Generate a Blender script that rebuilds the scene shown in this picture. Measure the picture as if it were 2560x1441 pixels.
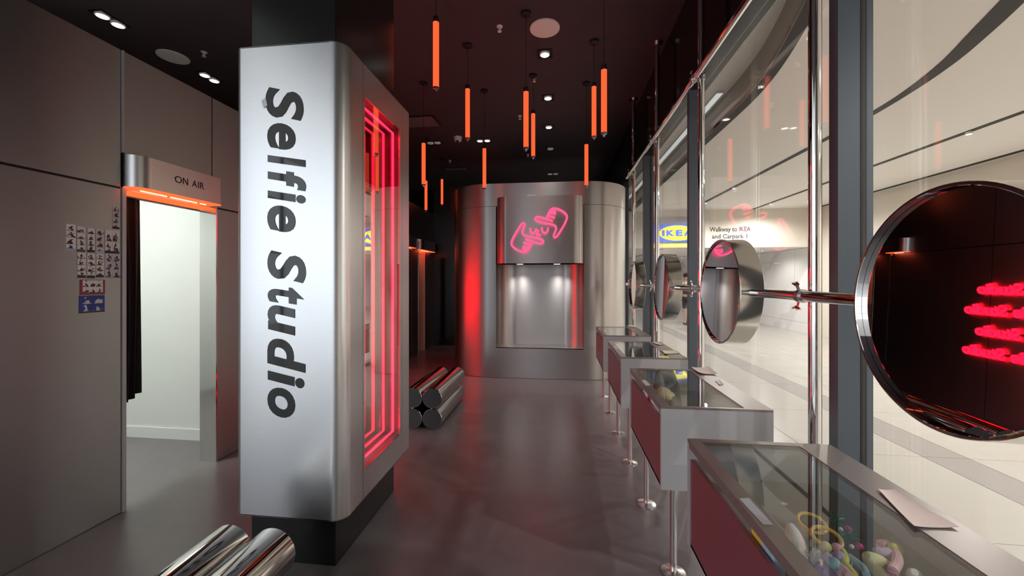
import bpy, bmesh, math, random
from mathutils import Vector, Matrix
R = math.radians
rnd = random.Random(7)
sc = bpy.context.scene
for o in list(bpy.data.objects): bpy.data.objects.remove(o)
C = sc.collection

# ------------------------------------------------------------------ camera
F, VX, HY, H = 975.0, 1394.0, 699.0, 1.55        # focal length in px, vanishing point, horizon, eye height
PSI = math.atan((VX - 1280) / F)
cam = bpy.data.objects.new('camera', bpy.data.cameras.new('camera'))
C.objects.link(cam); sc.camera = cam
cam.location = (0, 0, H); cam.rotation_euler = (R(90), 0, PSI)
cam.data.sensor_width = 36; cam.data.lens = F / 2560 * 36
cam.data.shift_y = -(720.5 - HY) / 2560
cam.data.clip_start = .02; cam.data.clip_end = 100

def ray(px, py):
    u = (px - 1280) / F; v = (HY - py) / F
    return Vector((-math.sin(PSI) + u * math.cos(PSI), math.cos(PSI) + u * math.sin(PSI), v))
def atZ(px, py, z): r = ray(px, py); return r * ((z - H) / r.z) + Vector((0, 0, H))
def atX(px, py, X): r = ray(px, py); return r * (X / r.x) + Vector((0, 0, H))
def atY(px, py, Y): r = ray(px, py); return r * (Y / r.y) + Vector((0, 0, H))
def atD(px, py, d): return ray(px, py) * d + Vector((0, 0, H))

# ------------------------------------------------------------------ world, exposure
w = bpy.data.worlds.new('world'); sc.world = w; w.use_nodes = True
w.node_tree.nodes['Background'].inputs[0].default_value = (.86, .93, 1, 1)
w.node_tree.nodes['Background'].inputs[1].default_value = 2.1      # daylight, enters through the glazed hall left of and behind the camera
vs = sc.view_settings
vs.view_transform = 'Standard'; vs.look = 'None'; vs.gamma = 1; vs.use_curve_mapping = False
vs.exposure = 0.0
MALL_SPOT = 170       # watts of each mall track spotlight
COVE_E = .8           # strength of the cove light outside the window

# ------------------------------------------------------------------ materials
def newmat(name):
    m = bpy.data.materials.new(name); m.use_nodes = True
    return m, m.node_tree.nodes, m.node_tree.links, m.node_tree.nodes['Principled BSDF']
def mat(name, col, rough=.5, metal=0, spec=.5, emit=None, es=0, noise=0, nscale=60, stretch=None, bump=0, coat=0, trans=0):
    m, n, l, b = newmat(name)
    c4 = (*col, 1)
    b.inputs['Base Color'].default_value = c4
    b.inputs['Roughness'].default_value = rough
    b.inputs['Metallic'].default_value = metal
    b.inputs['Specular IOR Level'].default_value = spec
    b.inputs['Coat Weight'].default_value = coat
    b.inputs['Transmission Weight'].default_value = trans
    if emit:
        b.inputs['Emission Color'].default_value = (*emit, 1); b.inputs['Emission Strength'].default_value = es
    if noise or bump:
        tc = n.new('ShaderNodeTexCoord'); mp = n.new('ShaderNodeMapping'); nz = n.new('ShaderNodeTexNoise')
        if stretch: mp.inputs['Scale'].default_value = stretch
        nz.inputs['Scale'].default_value = nscale; nz.inputs['Detail'].default_value = 3
        l.new(tc.outputs['Object'], mp.inputs[0]); l.new(mp.outputs[0], nz.inputs[0])
        if noise:
            mx = n.new('ShaderNodeMix'); mx.data_type = 'RGBA'
            mx.inputs[6].default_value = tuple(max(0, v * (1 - noise)) for v in col) + (1,)
            mx.inputs[7].default_value = tuple(min(1, v * (1 + noise)) for v in col) + (1,)
            l.new(nz.outputs[0], mx.inputs[0]); l.new(mx.outputs[2], b.inputs['Base Color'])
        if bump:
            bp = n.new('ShaderNodeBump'); bp.inputs['Strength'].default_value = bump; bp.inputs['Distance'].default_value = .002
            l.new(nz.outputs[0], bp.inputs['Height']); l.new(bp.outputs[0], b.inputs['Normal'])
    return m
def brushed(name, col, rough, aniso=.75, noise=.06):
    # brushed sheet: fine horizontal grain, highlights spread vertically
    m = mat(name, col, rough, 1, noise=noise, nscale=5, stretch=(3, 3, 60))
    n, l = m.node_tree.nodes, m.node_tree.links; b = n['Principled BSDF']
    b.inputs['Anisotropic'].default_value = aniso
    cx = n.new('ShaderNodeCombineXYZ'); cx.inputs[2].default_value = 1
    l.new(cx.outputs[0], b.inputs['Tangent'])
    return m
def emitter(name, col, s):
    m = bpy.data.materials.new(name); m.use_nodes = True
    n, l = m.node_tree.nodes, m.node_tree.links
    n.remove(n['Principled BSDF']); e = n.new('ShaderNodeEmission')
    e.inputs[0].default_value = (*col, 1); e.inputs[1].default_value = s
    l.new(e.outputs[0], n['Material Output'].inputs[0])
    return m
def glass(name, ior=1.5, tint=(1, 1, 1), fixed=None):
    m = bpy.data.materials.new(name); m.use_nodes = True
    n, l = m.node_tree.nodes, m.node_tree.links; n.remove(n['Principled BSDF'])
    t = n.new('ShaderNodeBsdfTransparent'); t.inputs[0].default_value = (*tint, 1)
    g = n.new('ShaderNodeBsdfGlossy'); g.inputs['Roughness'].default_value = 0.0; g.inputs[0].default_value = (1, 1, 1, 1)
    mx = n.new('ShaderNodeMixShader')
    if fixed is None:
        fr = n.new('ShaderNodeFresnel'); ge = n.new('ShaderNodeNewGeometry'); mr = n.new('ShaderNodeMapRange')   # same reflectance on both faces of the thin pane
        mr.inputs['To Min'].default_value = ior; mr.inputs['To Max'].default_value = 1 / ior
        l.new(ge.outputs['Backfacing'], mr.inputs['Value']); l.new(mr.outputs[0], fr.inputs[0]); l.new(fr.outputs[0], mx.inputs[0])
    else: mx.inputs[0].default_value = fixed
    l.new(t.outputs[0], mx.inputs[1]); l.new(g.outputs[0], mx.inputs[2]); l.new(mx.outputs[0], n['Material Output'].inputs[0])
    return m

M = {}
M['floor'] = mat('dark_rubber_floor', (.165, .150, .156), .31, spec=1.0, noise=.15, nscale=9, bump=.05)
M['ceiling'] = mat('black_ceiling', (.062, .042, .050), .7, noise=.1, nscale=4)
M['black'] = mat('black_paint', (.008, .008, .009), .35)
M['bulkhead'] = mat('black_gloss_panel', (.006, .006, .007), .12)
M['pillar'] = mat('black_satin_cladding', (.010, .010, .011), .22)
M['rearwall'] = mat('brown_grey_wall', (.45, .43, .42), .6)
M['wallsteel'] = brushed('bronze_brushed_steel', (.40, .435, .44), .42, .6)
M['steel'] = brushed('brushed_steel', (.50, .475, .465), .37, .75)
M['boxsteel'] = brushed('header_box_steel', (.80, .77, .76), .36, .5)
M['signsteel'] = brushed('sign_brushed_steel', (.74, .745, .76), .32, .35)
M['steelplain'] = mat('plain_steel', (.55, .53, .52), .35, 1)
M['chrome'] = mat('polished_chrome', (.80, .79, .78), .045, 1)
M['legsteel'] = mat('satin_leg_steel', (.80, .78, .76), .22, 1)
M['ventslat'] = mat('grey_vent_slat', (.10, .11, .11), .5)
M['tube'] = mat('polished_steel_tube', (.62, .60, .57), .09, 1)
M['tubecap'] = mat('steel_end_cap', (.10, .10, .11), .5, .3, noise=.1)
M['drumside'] = mat('satin_drum_side', (.62, .60, .55), .14, 1)
M['mirror'] = mat('mirror', (.80, .79, .80), .008, 1)
M['backmirror'] = mat('tinted_mirror', (.70, .66, .66), .01, 1)
M['halfmirror'] = glass('half_mirror_glass', fixed=.33)
M['glass'] = glass('clear_glass', 1.42)
M['caseglass'] = glass('case_glass', 1.5, (.96, .98, .97))
M['letter'] = mat('gloss_black_letter', (.004, .004, .005), .04, spec=.6)
M['ink'] = mat('dark_print', (.03, .025, .025), .6)
M['neon'] = emitter('red_neon', (1.0, .009, .035), 12)
M['pinkneon'] = emitter('pink_neon', (1.0, .05, .14), 2.6)
M['neontext'] = emitter('red_neon_lettering', (1.0, .0018, .0095), 12)
M['neonback'] = mat('neon_backing', (.09, .02, .03), .5)
M['orange'] = emitter('orange_tube_light', (1.0, .105, .03), 1.35)
M['orangeglow'] = emitter('orange_led', (1.0, .08, .02), 2.6)
M['warmline'] = emitter('warm_led', (1.0, .45, .30), 2.5)
M['cord'] = mat('black_cord', (.01, .009, .01), .5)
M['capmetal'] = mat('lamp_cap', (.35, .33, .33), .3, 1)
M['whiteplastic'] = mat('white_plastic', (.80, .77, .77), .45)
M['speakergrille'] = mat('white_speaker_grille', (.92, .88, .88), .6, noise=.03, nscale=300)
M['lampwhite'] = emitter('lamp_lens', (1, .97, .92), 4)
M['lampdim'] = mat('lamp_reflector', (.8, .78, .76), .15, 1, emit=(1, .95, .9), es=.12)
M['mullion'] = mat('grey_aluminium', (.088, .108, .132), .42, .25, noise=.05, nscale=200)
M['casegrey'] = mat('grey_powder_coat', (.50, .50, .515), .42, .12, noise=.05, nscale=250)
M['casetop'] = mat('satin_case_top', (.33, .295, .275), .33, .6)
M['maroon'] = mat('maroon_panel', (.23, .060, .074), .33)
M['trayliner'] = mat('case_tray', (.30, .27, .235), .7, noise=.05)
M['boothwhite'] = mat('white_booth_paint', (.75, .79, .77), .6, noise=.02, nscale=3)
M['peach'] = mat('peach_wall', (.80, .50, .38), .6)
M['curtain'] = mat('black_curtain', (.010, .009, .010), .85)
M['jamb'] = mat('polished_jamb', (.70, .69, .68), .10, 1)
M['jambtrim'] = mat('aluminium_trim', (.55, .56, .58), .4, .35)
M['paper'] = mat('paper', (.78, .72, .68), .6, noise=.06, nscale=12)
M['pinkpaper'] = mat('pink_flyer', (.74, .60, .56), .55, noise=.08, nscale=20)
M['yellowpaper'] = mat('cream_flyer', (.80, .76, .55), .55)
# mall
M['tile'] = mat('cream_stone_slab', (.51, .49, .44), .24, noise=.05, nscale=2.5, stretch=(.6, 4, 1))
M['tilejoint'] = mat('stone_joint', (.50, .45, .39), .6)
M['band'] = mat('grey_stone_band', (.34, .315, .295), .3, noise=.04, nscale=3)
M['mallceil'] = mat('mall_ceiling_paint', (.80, .775, .735), .8)
M['fascia'] = mat('grey_fascia', (.40, .37, .34), .55)
M['groove'] = mat('black_groove', (.012, .011, .011), .6)
M['mallwall'] = mat('mall_wall_paint', (.76, .70, .61), .7)
M['mallwhite'] = mat('white_wall_paint', (.82, .81, .83), .6)
def marble():
    m, n, l, b = newmat('white_marble')
    tc = n.new('ShaderNodeTexCoord'); nz = n.new('ShaderNodeTexNoise'); wv = n.new('ShaderNodeTexWave'); cr = n.new('ShaderNodeValToRGB')
    nz.inputs['Scale'].default_value = .5
    wv.inputs['Scale'].default_value = .22; wv.inputs['Distortion'].default_value = 9; wv.inputs['Detail'].default_value = 4
    wv.bands_direction = 'DIAGONAL'
    cr.color_ramp.elements[0].color = (.74, .71, .71, 1); cr.color_ramp.elements[0].position = 0
    cr.color_ramp.elements[1].color = (.86, .84, .83, 1); cr.color_ramp.elements[1].position = .035
    l.new(tc.outputs['Object'], wv.inputs[0]); l.new(wv.outputs[0], cr.inputs[0]); l.new(cr.outputs[0], b.inputs['Base Color'])
    b.inputs['Roughness'].default_value = .18
    return m
M['marble'] = marble()
M['signblue'] = mat('blue_sign_face', (.01, .10, .62), .4, emit=(.01, .10, .62), es=.8)
M['signyellow'] = mat('yellow_sign_face', (.95, .80, .02), .4, emit=(.95, .80, .02), es=.75)
M['yellowstrip'] = mat('yellow_strip', (.92, .82, .22), .5)
M['lilac'] = mat('lilac_panel', (.42, .42, .52), .5)

# ------------------------------------------------------------------ mesh helpers
def link(name, me, m=None, parent=None):
    o = bpy.data.objects.new(name, me); C.objects.link(o)
    if m is not None: me.materials.append(M[m] if isinstance(m, str) else m)
    if parent is not None:
        o.parent = parent
    return o
def pydata(name, v, f, m=None, parent=None, smooth=False, local=False):
    """vertices in world space (parents are unrotated Empties), or local to the parent"""
    off = Vector((0, 0, 0))
    p = parent
    if not local:
        while p is not None: off = off + p.location; p = p.parent
    me = bpy.data.meshes.new(name)
    me.from_pydata([tuple(Vector(a) - off) for a in v], [], f); me.update()
    bm = bmesh.new(); bm.from_mesh(me); bmesh.ops.recalc_face_normals(bm, faces=bm.faces); bm.to_mesh(me); bm.free()
    if smooth:
        me.shade_smooth() if hasattr(me, 'shade_smooth') else None
        me.set_sharp_from_angle(angle=R(35))
    return link(name, me, m, parent)
BF = [(0, 3, 2, 1), (4, 5, 6, 7), (0, 1, 5, 4), (1, 2, 6, 5), (2, 3, 7, 6), (3, 0, 4, 7)]
def boxdata(x0, x1, y0, y1, z0, z1):
    return [(x0, y0, z0), (x1, y0, z0), (x1, y1, z0), (x0, y1, z0), (x0, y0, z1), (x1, y0, z1), (x1, y1, z1), (x0, y1, z1)]
def box(name, x0, x1, y0, y1, z0, z1, m, parent=None, local=False, bev=0):
    o = pydata(name, boxdata(x0, x1, y0, y1, z0, z1), BF, m, parent, local=local)
    if bev:
        bm = bmesh.new(); bm.from_mesh(o.data)
        bmesh.ops.bevel(bm, geom=list(bm.edges), offset=bev, segments=2, affect='EDGES', profile=.5)
        bm.to_mesh(o.data); bm.free()
    return o
class MB:
    """collects several shapes of one part into one mesh"""
    def __init__(s): s.v = []; s.f = []
    def add(s, v, f):
        n = len(s.v); s.v += [tuple(a) for a in v]; s.f += [tuple(i + n for i in q) for q in f]; return s
    def box(s, *a): return s.add(boxdata(*a), BF)
    def tube(s, pts, r, seg=10, closed=False, caps=True): return s.add(*tubedata(pts, r, seg, closed, caps))
    def build(s, name, m, parent=None, smooth=True, local=False): return pydata(name, s.v, s.f, m, parent, smooth, local)
def tubedata(pts, r, seg=10, closed=False, caps=True):
    pts = [Vector(p) for p in pts]; n = len(pts); v = []; f = []
    rr = r if isinstance(r, (list, tuple)) else [r] * n
    t0 = (pts[1] - pts[0]).normalized()
    up = Vector((0, 0, 1)) if abs(t0.z) < .9 else Vector((1, 0, 0))
    a = t0.cross(up).normalized()
    for i, p in enumerate(pts):
        if closed: t = (pts[(i + 1) % n] - pts[i - 1]).normalized()
        else: t = ((pts[min(i + 1, n - 1)] - pts[max(i - 1, 0)])).normalized()
        a = (a - t * a.dot(t)).normalized(); b = t.cross(a)
        for k in range(seg):
            an = 2 * math.pi * k / seg
            v.append(p + (a * math.cos(an) + b * math.sin(an)) * rr[i])
    m = n if closed else n - 1
    for i in range(m):
        for k in range(seg):
            i2 = (i + 1) % n; k2 = (k + 1) % seg
            f.append((i * seg + k, i * seg + k2, i2 * seg + k2, i2 * seg + k))
    if caps and not closed:
        f.append(tuple(range(seg))[::-1]); f.append(tuple((n - 1) * seg + k for k in range(seg)))
    return v, f
def tube(name, pts, r, m, parent=None, seg=12, closed=False, local=False, caps=True):
    v, f = tubedata(pts, r, seg, closed, caps); return pydata(name, v, f, m, parent, True, local)
def lathe(name, prof, m, parent=None, seg=32, axis='Z', at=(0, 0, 0), local=False, cap=True):
    v = []; f = []; rings = []
    at = Vector(at)
    for (r, h) in prof:
        n = 1 if r < 1e-6 else seg; rings.append([])
        for k in range(n):
            a = 2 * math.pi * k / seg; c, s = r * math.cos(a), r * math.sin(a)
            rings[-1].append(len(v)); v.append(at + Vector({'Z': (c, s, h), 'X': (h, c, s), 'Y': (c, h, s)}[axis]))
    for a, b in zip(rings, rings[1:]):
        for k in range(seg):
            k2 = (k + 1) % seg
            q = [a[k % len(a)], a[k2 % len(a)], b[k2 % len(b)], b[k % len(b)]]
            q = list(dict.fromkeys(q))
            if len(q) > 2: f.append(tuple(q))
    if cap and len(rings[0]) > 1: f.append(tuple(rings[0])[::-1])
    if cap and len(rings[-1]) > 1: f.append(tuple(rings[-1]))
    return pydata(name, v, f, m, parent, True, local)
def extrude(name, fp, z0, z1, m, parent=None, caps=True, closed=True, smooth=True):
    """vertical walls over a footprint polyline"""
    n = len(fp); v = [(x, y, z0) for x, y in fp] + [(x, y, z1) for x, y in fp]
    f = [(i, (i + 1) % n, n + (i + 1) % n, n + i) for i in range(n if closed else n - 1)]
    if caps and closed: f += [tuple(range(n))[::-1], tuple(range(n, 2 * n))]
    return pydata(name, v, f, m, parent, smooth)
def arc(cx, cy, r, a0, a1, n=12):
    return [(cx + r * math.cos(R(a0 + (a1 - a0) * i / n)), cy + r * math.sin(R(a0 + (a1 - a0) * i / n))) for i in range(n + 1)]
def empty(name, loc=(0, 0, 0)):
    o = bpy.data.objects.new(name, None); C.objects.link(o); o.location = loc; o.empty_display_size = .1; return o
def tag(o, label, cat, group=None):
    o['label'] = label; o['category'] = cat
    if group: o['group'] = group
    return o
def struct(o, label=None, cat=None):
    o['kind'] = 'structure'
    if label: o['label'] = label
    if cat: o['category'] = cat
    return o
def thing(name, loc, label, cat, group=None): return tag(empty(name, loc), label, cat, group)
def copy_tree(o, parent=None):
    c = o.copy(); C.objects.link(c); c.parent = parent
    for ch in list(o.children): copy_tree(ch, c)
    return c
def glyph(ch, bold=0.0, shear=0.0, ext=.02, res=5):
    cu = bpy.data.curves.new('glyph', 'FONT'); cu.body = ch; cu.offset = bold; cu.shear = shear; cu.extrude = ext; cu.resolution_u = res
    o = bpy.data.objects.new('glyph', cu); C.objects.link(o)
    bpy.context.view_layer.update()
    me = bpy.data.meshes.new_from_object(o.evaluated_get(bpy.context.evaluated_depsgraph_get()))
    bpy.data.objects.remove(o); bpy.data.curves.remove(cu)
    v = [tuple(p.co) for p in me.vertices]; f = [tuple(p.vertices) for p in me.polygons]
    bpy.data.meshes.remove(me)
    return v, f
def place_glyph(name, g, u0, u1, v0, v1, P, m, parent, depth=.004):
    """fit a glyph's box to u0..u1 x v0..v1, P(u, v, w) gives the world point"""
    v, f = g
    xs = [a[0] for a in v]; ys = [a[1] for a in v]; zs = [a[2] for a in v]
    def fit(a, A, u, U): return u + (a - min(A)) / max(1e-6, max(A) - min(A)) * (U - u)
    w = [P(fit(a[0], xs, u0, u1), fit(a[1], ys, v0, v1), fit(a[2], zs, 0, depth)) for a in v]
    return pydata(name, w, f, m, parent)
def sph(name, c, rad, m, parent=None, seg=14, rot=None):
    bm = bmesh.new(); bmesh.ops.create_uvsphere(bm, u_segments=seg, v_segments=seg // 2 + 1, radius=1)
    mt = Matrix.Diagonal((*rad, 1)) if hasattr(rad, '__len__') else Matrix.Diagonal((rad, rad, rad, 1))
    if rot: mt = Matrix.Rotation(rot[1], 4, rot[0]) @ mt
    off = Vector(c); p = parent
    while p is not None: off = off - p.location; p = p.parent
    bm.transform(Matrix.Translation(off) @ mt)
    me = bpy.data.meshes.new(name); bm.to_mesh(me); bm.free()
    me.shade_smooth()
    return link(name, me, m, parent)
def spot(name, loc, power, angle=150, blend=1, col=(1, 1, 1), r=.05, direction=(0, 0, -1), parent=None):
    d = bpy.data.lights.new(name, 'SPOT'); d.energy = power; d.spot_size = R(angle); d.spot_blend = blend; d.color = col; d.shadow_soft_size = r
    o = bpy.data.objects.new(name, d); C.objects.link(o)
    o.rotation_euler = Vector(direction).to_track_quat('-Z', 'Y').to_euler()
    if parent is not None: o.parent = parent; o.location = Vector(loc) - parent.location
    else: o.location = loc
    return o

# ================================================================== SHOP SHELL
LX = -2.88                      # face of the left wall
GX = 1.30                       # window glass
ZC = 4.2                        # ceiling
fl = struct(empty('floor', (-1, 3, 0)), 'dark charcoal rubber floor', 'floor')
MB().box(-5.0, 1.36, .86, 11.2, -.08, 0).box(-2.95, 1.36, -2.2, .86, -.08, 0).build('rubber_sheet', 'floor', fl, smooth=False)
cl = struct(empty('ceiling', (-1, 3, ZC)), 'black painted ceiling', 'ceiling')
MB().box(-6.5, 1.36, .86, 11.2, ZC, ZC + .1).box(-2.95, 1.36, -2.2, .86, ZC, ZC + .1).build('ceiling_board', 'ceiling', cl, smooth=False)
wb = struct(empty('wall_back', (0, 8.85, 0)), 'black rear wall beside the steel pod', 'wall')
box('panel', LX, -2.0, 8.85, 8.95, 0, 3.72, 'black', wb); box('panel', -1.99, 1.3, 8.85, 8.95, 0, 3.72, 'black', wb)
box('door_leaf', -2.75, -2.05, 8.83, 8.848, .02, 2.05, 'bulkhead', wb)
struct(box('wall_rear', -6.5, 1.36, 11.2, 11.3, 0, ZC, 'black'), 'black wall far behind', 'wall')
struct(box('wall_outer', -6.6, -6.5, .86, 11.2, 0, ZC, 'black'), 'black wall behind the booths', 'wall')
struct(box('wall_front', -.75, 1.36, -2.3, -2.2, 0, ZC, 'rearwall'), 'plain brown-grey wall behind the camera', 'wall')
struct(box('wall_entrance', -6.5, LX - .16, .80, .86, 0, 6.0, 'rearwall'), 'plain wall beside the entrance', 'wall')
struct(box('wall_above', -3.0, LX - .0, -2.3, .86, ZC, 6.0, 'rearwall'), 'plain wall over the open entrance', 'wall')

# ---- left wall: steel panels with open joints on a dark core, door opening Y 2.297..2.997
wl = struct(empty('wall_left', (LX, 2, 0)), 'bronze brushed steel wall with recessed joints', 'wall')
CB = LX - .145
core = MB()
for (a, b, z0, z1) in ((.87, 2.29, 0, 3.07), (2.29, 3.0, 2.16, 3.07), (3.0, 7.86, 0, 3.07), (7.86, 8.25, 2.16, 3.07), (8.25, 8.85, 0, 3.07)):
    core.box(CB, LX - .012, a, b, z0, z1)
core.build('wall_core', 'black', wl, smooth=False)
J = .004
def panel(a, b, z0, z1): box('panel', LX - .012, LX, a + J, b - J, z0, z1, 'wallsteel', wl)
for a, b in ((.87, 2.272),): panel(a, b, .004, 2.150)
for a, b in ((.87, 2.272), (2.285, 2.957), (2.957, 4.3), (4.3, 5.8), (5.8, 7.3), (7.3, 8.85)): panel(a, b, 2.164, 3.075)
for a, b in ((2.997, 4.3), (4.3, 5.8), (5.8, 7.45), (7.49, 7.86), (8.25, 8.85)): panel(a, b, .004, 2.150)
box('edge_strip', LX - .012, LX + .012, 2.274, 2.283, 2.395, 3.075, 'jambtrim', wl)
# ---- doorway of the near booth
d1 = struct(empty('door_1', (LX, 2.65, 0)), 'open booth doorway with polished steel jambs', 'doorway')
box('jamb', CB - .004, LX + .006, 2.276, 2.299, 0, 2.165, 'jambtrim', d1)
box('jamb', CB - .004, LX + .004, 2.992, 3.004, 0, 2.165, 'jamb', d1)
box('door_head', CB, LX, 2.299, 2.992, 2.15, 2.166, 'steelplain', d1)
# ---- booth interior
bt = struct(empty('wall_booth', (-3.8, 3.385, 0)), 'white painted inside of the near booth', 'wall')
box('wall_panel', -4.9, CB - .004, 3.385, 3.43, 0, 3.05, 'boothwhite', bt)
box('wall_panel', -4.95, -4.9, .92, 3.43, 0, 3.05, 'boothwhite', bt)
box('wall_panel', -4.9, CB - .004, .88, .92, 0, 3.05, 'boothwhite', bt)
struct(box('baseboard_booth', -4.9, CB - .004, 3.372, 3.3845, 0, .105, 'boothwhite'), 'white skirting board in the booth', 'baseboard')
bl = thing('booth_light', (-3.9, 2.0, 2.9), 'white panel lamp hanging inside the near booth', 'lamp')
box('housing', -4.2, -3.6, 1.5, 2.5, 2.9, 2.94, 'whiteplastic', bl)
box('diffuser', -4.18, -3.62, 1.52, 2.48, 2.893, 2.8995, emitter('booth_lamp_face', (1, 1, .93), 30), bl)
# ---- curtain
def curtain(name, x, y0, y1, z0, z1, label, folds=5, amp=.035):
    n = 60; rows = 8; v = []; f = []
    for j in range(rows + 1):
        t = j / rows; z = z1 + (z0 - z1) * t
        for i in range(n + 1):
            s = i / n; y = y0 + (y1 - y0) * s * (1 + .06 * math.sin(3 * t)) 
            v.append((x + amp * (.55 + .45 * t) * math.sin(s * folds * 2 * math.pi + .5 * t) + .01 * math.sin(9 * s + 4 * t), y + .012 * math.sin(s * folds * 4 * math.pi + 1), z + (.025 * math.sin(s * 7) if j == rows else 0)))
    for j in range(rows):
        for i in range(n): a = j * (n + 1) + i; f.append((a, a + 1, a + n + 2, a + n + 1))
    o = pydata(name, v, f, 'curtain', None, True)
    md = o.modifiers.new('cloth', 'SOLIDIFY'); md.thickness = .006
    return tag(o, label, 'curtain')
curtain('curtain', -3.10, 2.30, 2.555, .69, 2.14, 'black curtain bunched at the side of the booth doorway')
tag(tube('curtain_rail', [(-3.10, 2.28, 2.15), (-3.10, 3.36, 2.15)], .01, 'capmetal'), 'thin metal curtain rail inside the booth doorway', 'rail')

# ---- ON AIR header boxes
def onair(y0, y1, label, text=True, glow=True):
    t = thing('sign_box', (LX, (y0 + y1) / 2, 2.165), label, 'sign', 'curved header boxes over the booth doors')
    p = .1; fp = [(LX + .001, y0)] + [(LX + .001 + p * math.sin(R(a)), y0 + p - p * math.cos(R(a))) for a in range(6, 91, 7)]
    fp += [(LX + p, y0 + p), (LX + p, y1 - .012)] + [(LX + p - .012 + .012 * math.cos(R(a)), y1 - .012 + .012 * math.sin(R(a))) for a in range(15, 91, 15)] + [(LX + .001, y1)]
    extrude('body', fp, 2.172, 2.387, 'boxsteel', t)
    # glowing underside: tray, led tubes and rim
    u = extrude('light_tray', [(x, y) for x, y in fp], 2.163, 2.1715, 'orangeglow', t)
    for a, b in ((y0 + .08, y0 + .26), (y0 + .29, y0 + .50), (y0 + .53, y0 + .58))[:3 if y1 - y0 > .6 else 1]:
        tube('led_tube', [(LX + .035, a, 2.158), (LX + .035, b, 2.158)], .005, 'warmline', t, 8)
    box('lit_soffit', CB + .01, LX - .002, y0 + .035, y1 + .03, 2.140, 2.1495, 'orangeglow', t)
    if text:
        O0 = atX(437, 453, LX + p); R1 = atX(510, 468, LX + p)
        L = R1.y - O0.y
        for ch, a, b in (('O', 0, .232), ('N', .262, .432), ('A', .575, .748), ('I', .785, .812), ('R', .855, 1.0)):
            place_glyph('letter', glyph(ch, .002), O0.y + a * L, O0.y + b * L, 2.262, 2.312, lambda u_, v_, w_: (LX + p + .0005 + w_, u_, v_), 'ink', t, .001)
    return t
onair(2.284, 2.950, 'curved steel header box lettered ON AIR with orange light underneath')
onair(7.08, 7.45, 'header box partly hidden behind the red neon window, glowing at its end', text=False)
onair(7.80, 8.66, 'small far header box with orange light beside the black rear wall', text=False)
# far booth doorway
d2 = struct(empty('door_2', (LX, 8.05, 0)), 'far booth doorway lit orange', 'doorway')
box('jamb', CB, LX + .004, 7.84, 7.86, 0, 2.165, 'jamb', d2); box('jamb', CB - .002, LX + .004, 8.235, 8.249, 0, 2.165, 'peach', d2)  # second jamb: peach colour stands in for the orange light it catches
fb = struct(empty('wall_booth', (-3.6, 8.4, 0)), 'orange lit inside of the far booth', 'wall')
box('wall_panel', -4.6, CB, 8.5, 8.55, 0, 3.0, 'peach', fb); box('wall_panel', -4.65, -4.6, 7.4, 8.55, 0, 3.0, 'peach', fb)
pb = thing('wall_poster', (-3.2, 8.49, 1.35), 'small bright notice inside the far booth doorway', 'poster')
box('sheet', -3.35, -3.03, 8.485, 8.499, 1.10, 1.42, 'paper', pb); box('picture', -3.33, -3.03, 8.480, 8.4845, 1.14, 1.30, 'lilac', pb)
fl2 = thing('booth_light', (-3.4, 8.0, 2.6), 'lamp inside the far booth', 'lamp')
box('housing', -3.7, -3.1, 7.8, 8.2, 2.6, 2.63, 'whiteplastic', fl2)
box('diffuser', -3.68, -3.12, 7.82, 8.18, 2.594, 2.5995, emitter('far_booth_face', (1, .55, .35), 5), fl2)

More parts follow.
